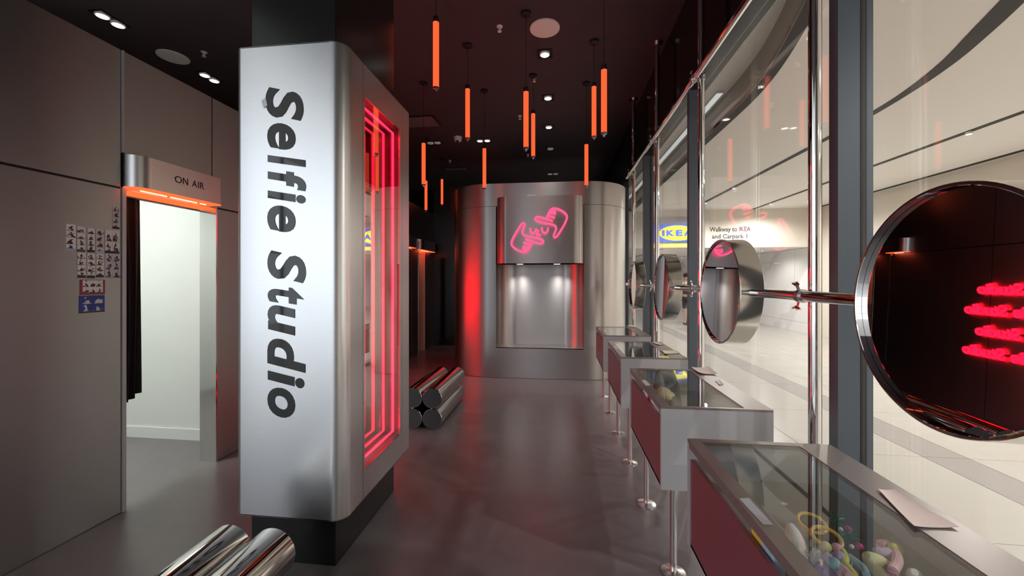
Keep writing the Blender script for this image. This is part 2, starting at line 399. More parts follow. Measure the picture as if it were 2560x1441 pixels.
# ---- photo prints on the wall
def photomat(i, rows, cols, bg, edge, dark, blob=.50, band=None):
    m, n, l, b = newmat('photo_print'); b.inputs['Roughness'].default_value = .45
    tc = n.new('ShaderNodeTexCoord'); sp = n.new('ShaderNodeSeparateXYZ'); l.new(tc.outputs['Generated'], sp.inputs[0])
    def math_(op, a, c=None, d=None):
        q = n.new('ShaderNodeMath'); q.operation = op
        for k, s in enumerate((a, c, d)):
            if s is None: continue
            if isinstance(s, (int, float)): q.inputs[k].default_value = s
            else: l.new(s, q.inputs[k])
        return q.outputs[0]
    fz = math_('FRACT', math_('MULTIPLY', sp.outputs[2], rows)); fy = math_('FRACT', math_('MULTIPLY', sp.outputs[1], cols))
    mp = n.new('ShaderNodeMapping'); mp.inputs['Location'].default_value = (i * 3.7, i * 1.3, i * 2.1); mp.inputs['Scale'].default_value = (1, cols * 2.2, rows * 2.0)
    l.new(tc.outputs['Generated'], mp.inputs[0])
    nz = n.new('ShaderNodeTexNoise'); nz.inputs['Scale'].default_value = 1.6; nz.inputs['Detail'].default_value = 3; l.new(mp.outputs[0], nz.inputs[0])
    dx = math_('ABSOLUTE', math_('SUBTRACT', fy, .5)); 
    fig = math_('LESS_THAN', math_('ADD', math_('ADD', dx, math_('MULTIPLY', fz, .55)), math_('MULTIPLY', math_('SUBTRACT', nz.outputs[0], .5), 1.7)), blob)
    eg = math_('MAXIMUM', math_('LESS_THAN', fz, .05), math_('LESS_THAN', fy, .03))
    rnd_ = n.new('ShaderNodeMix'); rnd_.data_type = 'RGBA'; rnd_.inputs[6].default_value = (*dark, 1); rnd_.inputs[7].default_value = (.55, .30, .28, 1)
    l.new(math_('MULTIPLY', math_('SUBTRACT', nz.outputs[0], .45), 3), rnd_.inputs[0])
    m1 = n.new('ShaderNodeMix'); m1.data_type = 'RGBA'; m1.inputs[6].default_value = (*bg, 1); l.new(rnd_.outputs[2], m1.inputs[7]); l.new(fig, m1.inputs[0])
    m2 = n.new('ShaderNodeMix'); m2.data_type = 'RGBA'; m2.inputs[7].default_value = (*edge, 1); l.new(m1.outputs[2], m2.inputs[6]); l.new(eg, m2.inputs[0])
    out = m2.outputs[2]
    if band:
        m3 = n.new('ShaderNodeMix'); m3.data_type = 'RGBA'; m3.inputs[7].default_value = (*band, 1); l.new(out, m3.inputs[6])
        l.new(math_('LESS_THAN', sp.outputs[2], .10), m3.inputs[0]); out = m3.outputs[2]
    l.new(out, b.inputs['Base Color'])
    return m
W_ = (.92, .91, .90); DK = (.03, .03, .035)
photos = [  # px box x0,y0(top at left),x1,y1 ; rows, cols, background, band, label
    ((165, 561, 189, 628), 4, 1, W_, (.40, .55, .80), 'photo strip with a pale blue foot, leftmost on the steel wall'),
    ((192, 567, 212, 630), 4, 1, W_, (.10, .10, .10), 'white photo strip just right of the blue-footed strip'),
    ((218, 571, 236, 631), 4, 1, W_, DK, 'white photo strip with black foot, third in the upper row'),
    ((239, 573, 259, 634), 4, 1, (.72, .70, .72), (.55, .65, .80), 'pinkish photo strip, fourth in the upper row'),
    ((262, 576, 298, 634), 2, 2, W_, DK, 'square sheet of four photos at the right of the upper row'),
    ((281, 515, 298, 573), 4, 1, (.60, .64, .72), DK, 'narrow photo strip alone above the others by the door trim'),
    ((193, 632, 214, 695), 4, 1, W_, DK, 'white photo strip at the left of the lower row'),
    ((217, 634, 237, 696), 4, 1, W_, DK, 'photo strip with dark foot, second in the lower row'),
    ((240, 635, 259, 694), 4, 1, W_, DK, 'white photo strip, third in the lower row'),
    ((262, 635, 300, 695), 3, 2, (.66, .68, .78), None, 'lilac sheet of photos at the right of the lower row'),
    ((199, 700, 262, 737), 2, 3, W_, (.35, .06, .06), 'red framed sheet of six photos below the strips'),
    ((197, 739, 261, 782), 2, 2, (.02, .07, .32), (.05, .05, .06), 'blue photo sheet with white shapes, lowest on the wall'),
]
for i, (bx_, rw, co, bg, band, lab) in enumerate(photos):
    a = atX(bx_[0], bx_[1], LX); b = atX(bx_[2], bx_[3], LX)
    z1 = atX((bx_[0] + bx_[2]) / 2, bx_[1], LX).z; z0 = atX((bx_[0] + bx_[2]) / 2, bx_[3], LX).z
    t = thing('photo_print', (LX, (a.y + b.y) / 2, z0), lab, 'photo', 'photo prints stuck on the steel wall')
    blue = bg[0] < .1
    pm = photomat(i, rw, co, bg, (.5, .5, .5) if not blue else (.02, .05, .22), DK if not blue else (.75, .75, .78), .42 if not blue else .33, band)
    if i == 10:
        box('backing', LX + .0004, LX + .0014, a.y, b.y, z0, z1, mat('red_mount', (.35, .05, .05), .5), t)
        box('print', LX + .0015, LX + .0024, a.y + .014, b.y - .012, z0 + .005, z1 - .003, pm, t)
    else:
        box('print', LX + .0004, LX + .0018, a.y, b.y, z0, z1, pm, t)

# ================================================================== PILLAR AND SIGN
PX0, PX1, PY0, PY1 = -1.686, -1.19, 1.98, 2.735
pl = struct(box('pillar', PX0, PX1, PY0, PY1, 0, ZC, 'pillar', bev=.004), 'black clad pillar carrying the lit steel sign', 'pillar')
SX0, SX1, SY0, SY1, SZ0, SZ1 = -1.70, -1.09, 1.885, 2.77, .302, 2.778
sg = thing('sign_column', ((SX0 + SX1) / 2, SY0, SZ0), 'large brushed steel sign lettered Selfie Studio on the black pillar', 'sign')
r1, r2 = .035, .078
wrap = [(SX0, SY1)] + arc(SX0 + r1, SY0 + r1, r1, 180, 270, 8) + arc(SX1 - r2, SY0 + r2, r2, -90, 0, 14) + [(SX1, 2.083)]
th = .004
inner = [(PX0 - .002, SY1), (PX0 - .002, SY0 + .02), (SX1 - .02, SY0 + .02)]
extrude('front_cladding', wrap, SZ0, SZ1, 'signsteel', sg, caps=False, closed=False)
# side panel with window
WY0, WY1, WZ0, WZ1 = 2.108, 2.606, .470, 2.592
sp_ = MB()
for (a, b, c, d) in ((2.086, WY0, SZ0, SZ1), (WY1, 2.638, SZ0, SZ1), (WY0, WY1, SZ0, WZ0), (WY0, WY1, WZ1, SZ1)):
    sp_.box(SX1 - .012, SX1, a, b, c, d)
sp_.build('side_panel', 'signsteel', sg, smooth=False)
box('edge_panel', SX1 - .012, SX1, 2.641, SY1, SZ0, SZ1, 'signsteel', sg)
cap = [(SX0, SY1)] + arc(SX0 + r1, SY0 + r1, r1, 180, 270, 8) + arc(SX1 - r2, SY0 + r2, r2, -90, 0, 14) + [(SX1, SY1)]
M['signflat'] = mat('steel_cap', (.5, .5, .5), .45, 1)
# caps are plates round the pillar
for z in (SZ0 + .001, SZ1 - .005):
    capm = MB()
    n = len(cap)
    hole = [(PX0 - .001, PY0 - .001), (PX1 + .001, PY0 - .001), (PX1 + .001, SY1)]
    fpoly = [(SX0, SY1)] + cap[1:] + [(PX1 + .001, SY1), (PX1 + .001, PY0 - .001), (PX0 - .001, PY0 - .001), (PX0 - .001, SY1)]
    vv = [(x, y, z) for x, y in fpoly] + [(x, y, z + .004) for x, y in fpoly]; k = len(fpoly)
    ff = [tuple(range(k)), tuple(range(k, 2 * k))] + [(i, (i + 1) % k, k + (i + 1) % k, k + i) for i in range(k)]
    bm = bmesh.new(); bv = [bm.verts.new(tuple(Vector(a) - sg.location)) for a in vv]
    for q in ff: bm.faces.new([bv[i] for i in q])
    bmesh.ops.triangulate(bm, faces=[f for f in bm.faces if len(f.verts) > 4]); bmesh.ops.recalc_face_normals(bm, faces=bm.faces)
    me = bpy.data.meshes.new('end_plate'); bm.to_mesh(me); bm.free(); link('end_plate', me, 'signflat', sg)
# infinity mirror window: half mirror in front, mirror behind, one neon loop between
box('mirror', PX1 + .019, PX1 + .024, WY0 - .01, WY1 + .01, WZ0 - .01, WZ1 + .01, 'backmirror', sg)
rim = MB()
for (a, b, c, d) in ((WY0 - .012, WY0, WZ0 - .01, WZ1 + .01), (WY1, WY1 + .012, WZ0 - .01, WZ1 + .01), (WY0, WY1, WZ0 - .012, WZ0), (WY0, WY1, WZ1, WZ1 + .012)):
    rim.box(PX1 + .024, SX1 - .0125, a, b, c, d)
rim.build('window_rim', 'neonback', sg, smooth=False)
box('window_glass', SX1 - .006, SX1 - .002, WY0 + .0005, WY1 - .0005, WZ0 + .0005, WZ1 - .0005, 'halfmirror', sg)
ny0, ny1, nz0, nz1, nx = WY0 + .03, WY1 - .022, WZ0 + .03, WZ1 - .03, SX1 - .042
tube('neon_tube', [(nx, ny0, nz0), (nx, (ny0 + ny1) / 2, nz0), (nx, ny1, nz0), (nx, ny1, 1.0), (nx, ny1, nz1), (nx, (ny0 + ny1) / 2, nz1), (nx, ny0, nz1), (nx, ny0, 1.5)], .0075, 'neon', sg, 8, closed=True)
box('neon_joint', nx - .006, nx + .006, ny1 - .006, ny1 + .006, .70, .72, 'pinkneon', sg)
# lettering, each letter fitted to its place
def PS(u, v, w): return (v, SY0 - .0008 - w, u)      # u runs down (as z), v runs to +X
for ch, y0, y1, x0, x1 in (('S', 216, 304.5, 664, 759), ('e', 308, 375, 668.6, 739), ('l', 386, 420, 669.7, 764), ('f', 427, 480, 670, 765), ('i', 475, 510, 670, 764), ('e', 514, 581, 668.6, 739),
                           ('S', 626, 708.5, 669, 765), ('t', 719, 762, 669.6, 760.6), ('u', 763.5, 839, 669.6, 737.7), ('d', 847.5, 931.5, 669, 763.7), ('i', 928, 970, 670, 761), ('o', 970, 1044.5, 669, 738)):
    xm = (x0 + x1) / 2; ym = (y0 + y1) / 2
    z0 = atY(xm, y0, SY0).z; z1 = atY(xm, y1, SY0).z; a = atY(x0, ym, SY0).x; b = atY(x1, ym, SY0).x
    place_glyph('letter', glyph(ch, .033 if ch in 'lif' else .028, .2), z0, z1, a, b, PS, 'letter', sg, .0015)
# torn tape by the first letter
tag(pydata('tape_scrap', [(atY(x, y, SY0 - .003)) for x, y in ((653, 252), (664, 244), (668, 264), (659, 270))] + [(atY(x, y, SY0 - .0012)) for x, y in ((653, 252), (664, 244), (668, 264), (659, 270))], BF, 'whiteplastic'), 'tiny torn scrap of tape stuck beside the first letter of the big sign', 'tape')
# neon lettering wall piece behind the pillar, seen in the round mirror
nt = thing('neon_lettering', (LX, 4.4, .5), 'red neon words in four staggered lines on the left wall, mirrored in the round mirror', 'neon sign')
gs = glyph('Selfie Studio', .03, .15, .02, 3)
for k, (z, yo) in enumerate(((1.62, -.25), (1.36, -.09), (1.10, -.25), (.84, -.09))):
    for j in range(2):
        y1 = 6.20 + yo - j * 1.12
        place_glyph('neon_words', gs, y1 - 1.05, y1, z - .07, z + .07, lambda u_, v_, w_: (LX + .012 + w_, u_, v_), 'neontext', nt, .012)
    box('backing_bar', LX + .001, LX + .012, 6.20 + yo - 2.2, 6.20 + yo, z - .012, z + .012, 'neonback', nt)

# ================================================================== STEEL TUBE STACKS
def tubething(x, z, y0, y1, r, label, group):
    t = thing('steel_tube', (x, (y0 + y1) / 2, z - r), label, 'tube', group)
    lathe('shell', [(r - .004, y0), (r, y0 + .004), (r, y1 - .004), (r - .004, y1)], 'tube', t, 48, 'Y', (x, 0, z))
    for a, s in ((y0, -1), (y1, 1)):
        lathe('end_cap', [(0, a + s * .002), (r - .005, a + s * .002), (r - .005, a), (0, a)], 'tubecap', t, 40, 'Y', (x, 0, z))
    return t
r = .106
G = 'polished steel tubes stacked two by two'
for (x, z, lab) in ((-1.287, r, 'lower right'), (-1.501, r, 'lower left'), (-1.287, 3 * r + .001, 'upper right'), (-1.501, 3 * r + .001, 'upper left')):
    tubething(x, z, 3.9, 4.9, r, 'polished steel tube, %s of the stack behind the lit sign' % lab, G)
for (x, z, lab) in ((-1.275, r, 'lower right'), (-1.489, r, 'lower left'), (-1.275, 3 * r + .001, 'upper right'), (-1.489, 3 * r + .001, 'upper left')):
    tubething(x, z, .62, 1.63, r, 'polished steel tube, %s of the stack in front of the pillar' % lab, G)

# ================================================================== POD WITH NEON HANDS
QX0, QX1, QY0, QY1, QR = -1.80, 1.13, 6.08, 8.55, .72
NX0, NX1, NZ0, NZ1 = -.965, .403, .480, 1.80
pod = thing('steel_pod', ((QX0 + QX1) / 2, (QY0 + QY1) / 2, 0), 'rounded brushed steel booth with a lit niche under neon hands', 'booth')
side = [(NX1, QY0)] + arc(QX1 - QR, QY0 + QR, QR, -90, 0, 24) + arc(QX1 - QR, QY1 - QR, QR, 0, 90, 12) + arc(QX0 + QR, QY1 - QR, QR, 90, 180, 12) + arc(QX0 + QR, QY0 + QR, QR, 180, 270, 24) + [(NX0, QY0)]
extrude('lower_shell', side, .004, 2.700, 'steel', pod, caps=False, closed=False)
box('front_apron', NX0, NX1, QY0, QY0 + .01, .004, NZ0, 'steel', pod)
extrude('upper_band', side, 2.706, 3.062, 'steel', pod, caps=True, closed=True)
extrude('seam', [(x * .999, y + .004) for x, y in side], 2.695, 2.712, 'black', pod, caps=False, closed=True)
# niche with rounded inner corners
nr, nd = .30, .36
nf = [(NX0, QY0)] + arc(NX0 + nr, QY0 + nd - nr, nr, 180, 90, 14) + arc(NX1 - nr, QY0 + nd - nr, nr, 90, 0, 14) + [(NX1, QY0)]
extrude('niche', nf, NZ0, NZ1 + .02, 'steel', pod, caps=False, closed=False)
sv = [(x, y, NZ0) for x, y in nf] + [(x, y, NZ0 - .01) for x, y in nf]; k = len(nf)
pydata('niche_sill', sv, [tuple(range(k)), tuple(range(2 * k - 1, k - 1, -1))] + [(i, i + 1, k + i + 1, k + i) for i in range(k - 1)] + [(k - 1, 0, k, 2 * k - 1)], 'steelplain', pod)
HY0, hr = 5.93, .17
hx0, hx1 = -.950, .397
hf = [(hx0, QY0 + nd + .01), (hx0, HY0 + hr)] + arc(hx0 + hr, HY0 + hr, hr, 180, 270, 14)[1:] + arc(hx1 - hr, HY0 + hr, hr, -90, 0, 14) + [(hx1, QY0 + nd + .01)]
extrude('header', hf, 1.795, 2.822, 'steel', pod)
tb = atY(1330, 490, 6.0)
box('transformer', tb.x - .09, tb.x + .06, 5.99, 6.06, 2.8225, 2.85, 'whiteplastic', pod, bev=.006)
for i, x in enumerate((-.585, -.01)):
    s = lathe('spotlight', [(.055, 1.787), (.06, 1.7945)], 'chrome', pod, 24, 'Z', (x, 6.08, 0))
    lathe('lens', [(0, 1.784), (.048, 1.785), (.05, 1.7868)], 'lampwhite', s, 24, 'Z', (x, 6.08, 0))
    spot('niche_spot', (x, 6.08, 1.775), 24, 110, .9, (1, .96, .92), .04, (0, .25, -1), pod)
# neon hands
def HP(cx_, cy_, off=.03): return atY(1230 + cx_ / 7.204, 480 + cy_ / 7.204, HY0 - off)
nh = thing('neon_hands', atY(1347, 600, HY0 - .01), 'pink neon outline of two framing hands around a smiling face', 'neon sign')
handR = [(985, 460), (1010, 400), (1045, 335), (1085, 302), (1130, 292), (1240, 325), (1325, 388), (1352, 430), (1350, 480), (1325, 545), (1270, 645), (1205, 750), (1160, 812), (1125, 820), (1108, 795), (1122, 750), (1150, 690), (1160, 640), (1130, 602), (1060, 580), (900, 552), (805, 522), (772, 495), (780, 462), (830, 450), (900, 462), (1000, 492), (1095, 526)]
fing = [[(985, 430), (1020, 428), (1070, 450), (1135, 465)], [(1012, 395), (1040, 372), (1090, 382), (1150, 392)], [(1050, 345), (1075, 328), (1110, 335), (1150, 365)]]
def smooth(pts, it=2):
    for _ in range(it):
        q = [pts[0]]
        for a, b in zip(pts, pts[1:]): q += [(a[0] * .75 + b[0] * .25, a[1] * .75 + b[1] * .25), (a[0] * .25 + b[0] * .75, a[1] * .25 + b[1] * .75)]
        pts = q + [pts[-1]]
    return pts
NR = .0135
for flip in (False, True):
    tr = (lambda p: (1700 - p[0], 1380 - p[1])) if flip else (lambda p: p)
    mb = MB()
    for s in [handR] + fing: mb.tube([HP(*tr(p)) for p in smooth(s)], NR, 8)
    h = mb.build('hand', 'pinkneon', nh)
mb = MB()
for s in ([(690, 655), (688, 705), (712, 742), (755, 745), (785, 715), (800, 660)], [(840, 690), (820, 730), (805, 772), (835, 780), (880, 772)], [(900, 640), (900, 695), (930, 742), (970, 745), (1005, 700), (1012, 640)]):
    mb.tube([HP(*p) for p in smooth(s)], NR, 8)
mb.build('face', 'pinkneon', nh)
for p in ((1352, 440), (1130, 800), (790, 480), (348, 940), (570, 580), (910, 900), (700, 720), (1000, 700), (840, 775)):
    tube('standoff', [HP(*p), HP(*p, off=.001)], .005, 'capmetal', nh, 6)

# ================================================================== SHOP WINDOW
wr = struct(empty('wall_right', (GX, 3, 0)), 'glazed shop front with grey mullions', 'wall')
MY = (-2.17, -.05, 1.86, 3.775, 5.69, 7.6, 9.5)
for y in MY:
    mm = box('mullion', 1.20, 1.338, y - .028, y + .028, 0, 3.29, 'mullion', wr)
    box('gasket', GX - .012, GX + .012, y - .0295, y + .0295, 0, 3.29, 'groove', mm)
box('head_bulkhead', 1.205, 1.35, -2.2, 11.2, 3.29, ZC, 'bulkhead', wr)
box('sill', 1.22, 1.345, -2.2, 11.2, 0, .04, 'mullion', wr)
for i, (a, b) in enumerate(zip(MY, MY[1:])):
    struct(box('window_%d' % (i + 1), GX - .005, GX + .005, a + .0296, b - .0296, .041, 3.289, 'glass'), 'clear glass pane of the shop front', 'window')

# posts, rails, clamps and round mirrors
RX, PXp = 1.05, 1.102
PYS = [.48, 1.822, 3.165, 4.512, 5.87]
lab = ['steel post nearest the camera beside the first round mirror', 'thick bright steel post left of the broad grey mullion', 'steel post right of the second grey mullion', 'steel post between the two far round mirrors', 'farthest steel post in front of the steel pod']
for y, lb in zip(PYS, lab):
    t = thing('steel_post', (PXp, y, 0), lb, 'post', 'steel posts in front of the shop window')
    tube('pole', [(PXp, y, .006), (PXp, y, ZC - .006)], .0245, 'chrome', t, 20)
    for z0, z1 in ((0, .012), (ZC - .012, ZC)):
        lathe('flange', [(.062, z0), (.062, z1)], 'chrome', t, 24, 'Z', (PXp, y, 0))
rails = [(1.478, 6.08, -.6, 'polished horizontal rail carrying the round mirrors'), (3.105, 6.12, -.6, 'upper horizontal rail below the black bulkhead')]
for z, y1, y0, lb in rails:
    t = thing('steel_rail', (RX, (y0 + y1) / 2, z), lb, 'rail', 'horizontal rails on the window posts')
    tube('pipe', [(RX, y0, z), (RX, y1, z)], .0225, 'chrome', t, 20)
    for y in (y0, y1): lathe('end_plug', [(.0, y - .004), (.021, y - .004), (.021, y + .004), (0, y + .004)], 'capmetal', t, 16, 'Y', (RX, 0, z))
def clamp(y, z, lb, grp):
    t = thing('pipe_clamp', (RX, y, z), lb, 'clamp', grp)
    # band round the rail
    lathe('rail_band', [(.023, y - .016), (.029, y - .016), (.029, y + .016), (.023, y + .016), (.023, y - .016)], 'steelplain', t, 20, 'Y', (RX, 0, z), cap=False)
    lathe('post_band', [(.025, z - .016), (.031, z - .016), (.031, z + .016), (.025, z + .016), (.025, z - .016)], 'steelplain', t, 20, 'Z', (PXp, y, 0), cap=False)
    for s in (1, -1):
        bo = tube('bolt', [(RX - .012, y, z + s * .022), (RX - .022, y + s * .004, z + s * .062)], .006, 'chrome', t, 8)
        b2 = MB(); b2.tube([(RX - .022, y - .028, z + s * .055), (RX - .022, y, z + s * .048), (RX - .022, y + .028, z + s * .055)], [.004, .008, .004], 8)
        b2.build('wing_nut', 'chrome', t)
        tube('bolt', [(PXp, y + s * .024, z), (PXp, y + s * .062, z + .008)], .006, 'chrome', t, 8)
    return t
names = ['nearest post', 'bright post left of the broad mullion', 'post by the second mullion', 'post between the far mirrors', 'farthest post']
for z, wd in ((1.478, 'mirror rail'), (3.105, 'upper rail')):
    for y, nm in zip(PYS, names): clamp(y, z, 'steel pipe clamp joining the %s to the %s' % (wd, nm), 'pipe clamps')
def drum(y, turn, face, lb):
    t = thing('round_mirror', (RX, y, 1.474), lb, 'mirror', 'round drum mirrors on the rail')
    rr, hw, rc = .322, .06, .018
    t.rotation_euler = (0, R(1.3), R(turn))
    lathe('drum', [(.0, hw), (rr - .003, hw), (rr, hw - .003), (rr, -hw + .002), (rr - .002, -hw), (rr - .006, -hw), (rr - .006, -hw + rc + .012)], 'drumside', t, 96, 'X', (0, 0, 0), local=True, cap=False)
    lathe('rim', [(rr - .0065, -hw + rc), (rr - .0065, -hw + .0005), (rr - .009, -hw - .001), (rr - .011, -hw + .001), (rr - .011, -hw + rc)], 'chrome', t, 96, 'X', (0, 0, 0), local=True, cap=False)
    lathe('mirror_face', [(0, -hw + rc), (rr - .012, -hw + rc), (rr - .012, -hw + rc + .004), (0, -hw + rc + .004)], 'mirror', t, 96, 'X', (0, 0, 0), local=True).rotation_euler = (0, 0, R(face))   # the mirror sits a little askew in its drum
    return t
for y, turn, face, lb in ((1.135, -2.5, 0, 'largest round drum mirror, cut by the right picture edge'), (2.56, -1.0, 2.6, 'round drum mirror reflecting the neon hands, between the first two posts'), (3.92, -2.2, 2.6, 'round drum mirror with a red reflection beside the blue and yellow sign'), (5.36, -2.0, 0, 'smallest round drum mirror, farthest along the rail')):
    drum(y, turn, face, lb)

# ================================================================== DISPLAY CASES
CX0, CX1, CT, CBt, CL = .515, 1.04, .915, .497, .85
def case(i, yb, lb):
    y0, y1 = yb - CL, yb
    t = thing('display_case', ((CX0 + CX1) / 2, (y0 + y1) / 2, 0), lb, 'display case', 'grey glass-topped display cases along the window')
    box('end_panel', CX0, CX1, y0, y0 + .02, CBt, CT - .012, 'casegrey', t)
    box('end_panel', CX0, CX1, y1 - .02, y1, CBt, CT - .012, 'casegrey', t)
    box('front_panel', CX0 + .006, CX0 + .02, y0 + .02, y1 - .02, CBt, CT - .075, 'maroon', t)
    box('rear_panel', CX1 - .02, CX1, y0 + .02, y1 - .02, CBt, CT - .012, 'casegrey', t)
    box('base_panel', CX0 + .006, CX1, y0 + .02, y1 - .02, CBt, CBt + .012, 'casegrey', t)
    box('tray', CX0 + .02, CX1 - .02, y0 + .02, y1 - .02, CT - .155, CT - .145, 'trayliner', t)
    fr = MB(); fz0, fz1 = CT - .012, CT
    a, b, c, d = .045, .125, .016, .03
    fr.box(CX0, CX0 + a, y0, y1, fz0, fz1).box(CX1 - b, CX1, y0, y1, fz0, fz1).box(CX0 + a, CX1 - b, y0, y0 + c, fz0, fz1).box(CX0 + a, CX1 - b, y1 - d, y1, fz0, fz1)
    fr.box(CX0, CX0 + .006, y0 + .02, y1 - .02, CT - .03, fz0)
    fr.build('top_frame', 'casetop', t, smooth=False)
    box('glass_top', CX0 + a + .0005, CX1 - b - .0005, y0 + c + .0005, y1 - d - .0005, CT - .009, CT - .002, 'caseglass', t)
    for lx in (CX0 + .092, CX1 - .092):
        for ly in (y0 + .12, y1 - .10):
            lg = tube('leg', [(lx, ly, .01), (lx, ly, CBt)], .0175, 'legsteel', t, 16)
            lathe('foot', [(.062, 0), (.062, .006), (.03, .012), (.019, .016)], 'legsteel', lg, 28, 'Z', (lx, ly, 0))
    return y0, y1
cases = []
for i, lb in enumerate(('nearest grey display case filled with plush headbands', 'second display case, a yellow toy under its glass', 'third display case with two flyers on top', 'farthest and smallest-looking display case by the steel pod')):
    cases.append(case(i, (1.63, 2.875, 4.12, 5.365)[i], lb))

# ---- papers and labels on the cases
def sheet(name, px, z, m, lb, cat, curl=.0, grp=None, n=8):
    """a paper laid over four photo corners (front-left, front-right, back-right, back-left), edges curling up"""
    c = [atZ(x, y, z) for x, y in px]
    v = []; f = []
    for lay in (0, 1):
        for j in range(n + 1):
            for i in range(n + 1):
                s, t_ = i / n, j / n
                p = (c[0] * (1 - s) + c[1] * s) * (1 - t_) + (c[3] * (1 - s) + c[2] * s) * t_
                h = curl * (abs(2 * s - 1) ** 2.5 * .6 + abs(2 * t_ - 1) ** 2.5 * .4)
                v.append((p.x, p.y, z + .0006 + h + lay * .0008))
    q = (n + 1) * (n + 1)
    for j in range(n):
        for i in range(n):
            a = j * (n + 1) + i; f.append((a, a + n + 1, a + n + 2, a + 1)); f.append((q + a, q + a + 1, q + a + n + 2, q + a + n + 1))
    rim_ = [i for i in range(n + 1)] + [j * (n + 1) + n for j in range(1, n + 1)] + [n * (n + 1) + i for i in range(n - 1, -1, -1)] + [j * (n + 1) for j in range(n - 1, 0, -1)]
    for a, b in zip(rim_, rim_[1:] + rim_[:1]): f.append((a, b, q + b, q + a))
    return tag(pydata(name, v, f, m, None, True), lb, cat, grp)
sheet('flyer', [(2285, 1322), (2398, 1324), (2235, 1229), (2195, 1228)], CT, 'pinkpaper', 'pale pink curled flyer lying on the nearest display case', 'flyer', .006)
sheet('flyer', [(1750, 937), (1795, 939), (1772, 921), (1729, 922)], CT, 'pinkpaper', 'curled flyer on the far right corner of the second display case', 'flyer', .012)
sheet('flyer', [(1662, 887), (1702, 885), (1690, 878), (1656, 879)], CT, 'yellowpaper', 'cream flyer near the front of the third display case', 'flyer', .008)
sheet('flyer', [(1645, 864), (1662, 863), (1645, 857), (1630, 857)], CT, 'pinkpaper', 'small curled flyer at the back of the third display case', 'flyer', .008)
sheet('flyer', [(1585, 820), (1595, 818), (1580, 814), (1566, 815)], CT, 'pinkpaper', 'tiny flyer on the farthest display case', 'flyer', .006)
M['labelpaper'] = mat('printed_label', (.66, .67, .72), .5, noise=.15, nscale=60, stretch=(8, 1, 1))
sheet('price_label', [(1908, 1313), (1933, 1314), (1872, 1247), (1848, 1248)], CT, 'labelpaper', 'long printed label on the edge of the nearest display case', 'label')
sheet('price_label', [(1614, 965), (1626, 964), (1614, 951), (1604, 952)], CT, 'labelpaper', 'white label on the edge of the second display case', 'label')
sheet('price_label', [(1540, 873), (1546, 873), (1539, 866), (1533, 866)], CT, 'labelpaper', 'small label on the edge of the third display case', 'label')
sheet('price_label', [(1499, 826), (1503, 826), (1499, 822), (1495, 822)], CT, 'labelpaper', 'tiny label on the edge of the farthest display case', 'label')
sheet('price_card', [(1798, 964), (1809, 963), (1799, 952), (1788, 953)], CT, 'paper', 'small white card on the right rim of the second display case', 'card', .004)

# ---- goods in the cases
ZT = CT - .145
def col(n, c, r=.8): 
    if n not in M: M[n] = mat(n, c, r, noise=.08, nscale=80)
    return n
def ringpts(c, rx, ry, n=24, tilt=0):
    return [(c[0] + rx * math.cos(2 * math.pi * k / n), c[1] + ry * math.sin(2 * math.pi * k / n), c[2] + tilt * math.sin(2 * math.pi * k / n)) for k in range(n)]
def W(px, py, z): return atZ(px, py, z)
ZI = .85
col('plush_white', (.92, .93, .93)); col('plush_lilac', (.55, .42, .66)); col('plush_yellow', (.80, .74, .40)); col('gold_yellow', (.85, .55, .08), .35); col('tinsel_green', (.02, .16, .09), .4)
col('plush_pink', (.80, .45, .50)); col('plush_blue', (.35, .52, .66)); col('plush_aqua', (.40, .66, .70)); col('berry_pink', (.55, .05, .18), .4); col('lime', (.75, .72, .10)); col('navy', (.03, .05, .22)); col('toy_brown', (.22, .12, .06), .5)
# flower glasses
t = thing('party_glasses', W(2062, 1345, ZT), 'yellow round party glasses lying in the nearest display case', 'glasses')
for px, py in ((2030, 1308), (2066, 1344)):
    c = W(px, py, ZI); tube('lens_ring', ringpts(c, .034, .030, 24, .01), .0045, 'gold_yellow', t, 8, closed=True)
a, b = W(2046, 1322, ZI), W(2056, 1330, ZI); tube('bridge', [a, (a + b) / 2 + Vector((0, 0, .006)), b], .0035, 'gold_yellow', t, 8)
# plush rabbit ear headband (white)
def ear(p0, p1, r0, m, name, lb, cat='headband', tip=None):
    t = thing(name, (p0.x, p0.y, ZT), lb, cat, 'novelty goods in the nearest display case')
    n = 8; pts = [p0.lerp(p1, k / n) for k in range(n + 1)]
    rad = [max(.003, r0 * math.sin(math.pi * (.08 + .86 * k / n)) ** .6) for k in range(n + 1)]
    tube('ear', pts, rad, m, t, 14)
    if tip: sph('tip', p1, r0 * .6, tip, t, 10)
    return t
def low(px, py, z=ZT + .02): return W(px, py, z)
ear(low(2010, 1425), W(1975, 1312, ZI), .024, 'plush_white', 'rabbit_ear_headband', 'white plush rabbit ear standing in the nearest display case')
ear(low(2056, 1430), W(2038, 1375, ZI - .01), .020, 'plush_white', 'bear_headband', 'short off-white plush ear beside the yellow glasses')
ear(low(2240, 1450), W(2165, 1390, ZI), .027, 'plush_yellow', 'banana_headband', 'pale yellow plush banana in the nearest display case')
ear(low(2090, 1460), W(2050, 1420, ZI - .02), .030, 'plush_lilac', 'lilac_headband', 'lilac plush headband at the lower edge of the nearest case')
def pom(px, py, r_, m, name, lb, cat='pompom'):
    c = W(px, py, ZI); t = thing(name, (c.x, c.y, ZT), lb, cat, 'novelty goods in the nearest display case')
    tube('spring', [(c.x, c.y, ZT + .001), (c.x + .004, c.y - .004, (ZT + c.z) / 2), (c.x, c.y, c.z - r_ * .6)], .0035, m, t, 8)
    sph('ball', c, r_, m, t, 12); return t
pom(2092, 1372, .013, 'plush_pink', 'pink_pompom', 'pale pink pompom on a stem near the yellow glasses')
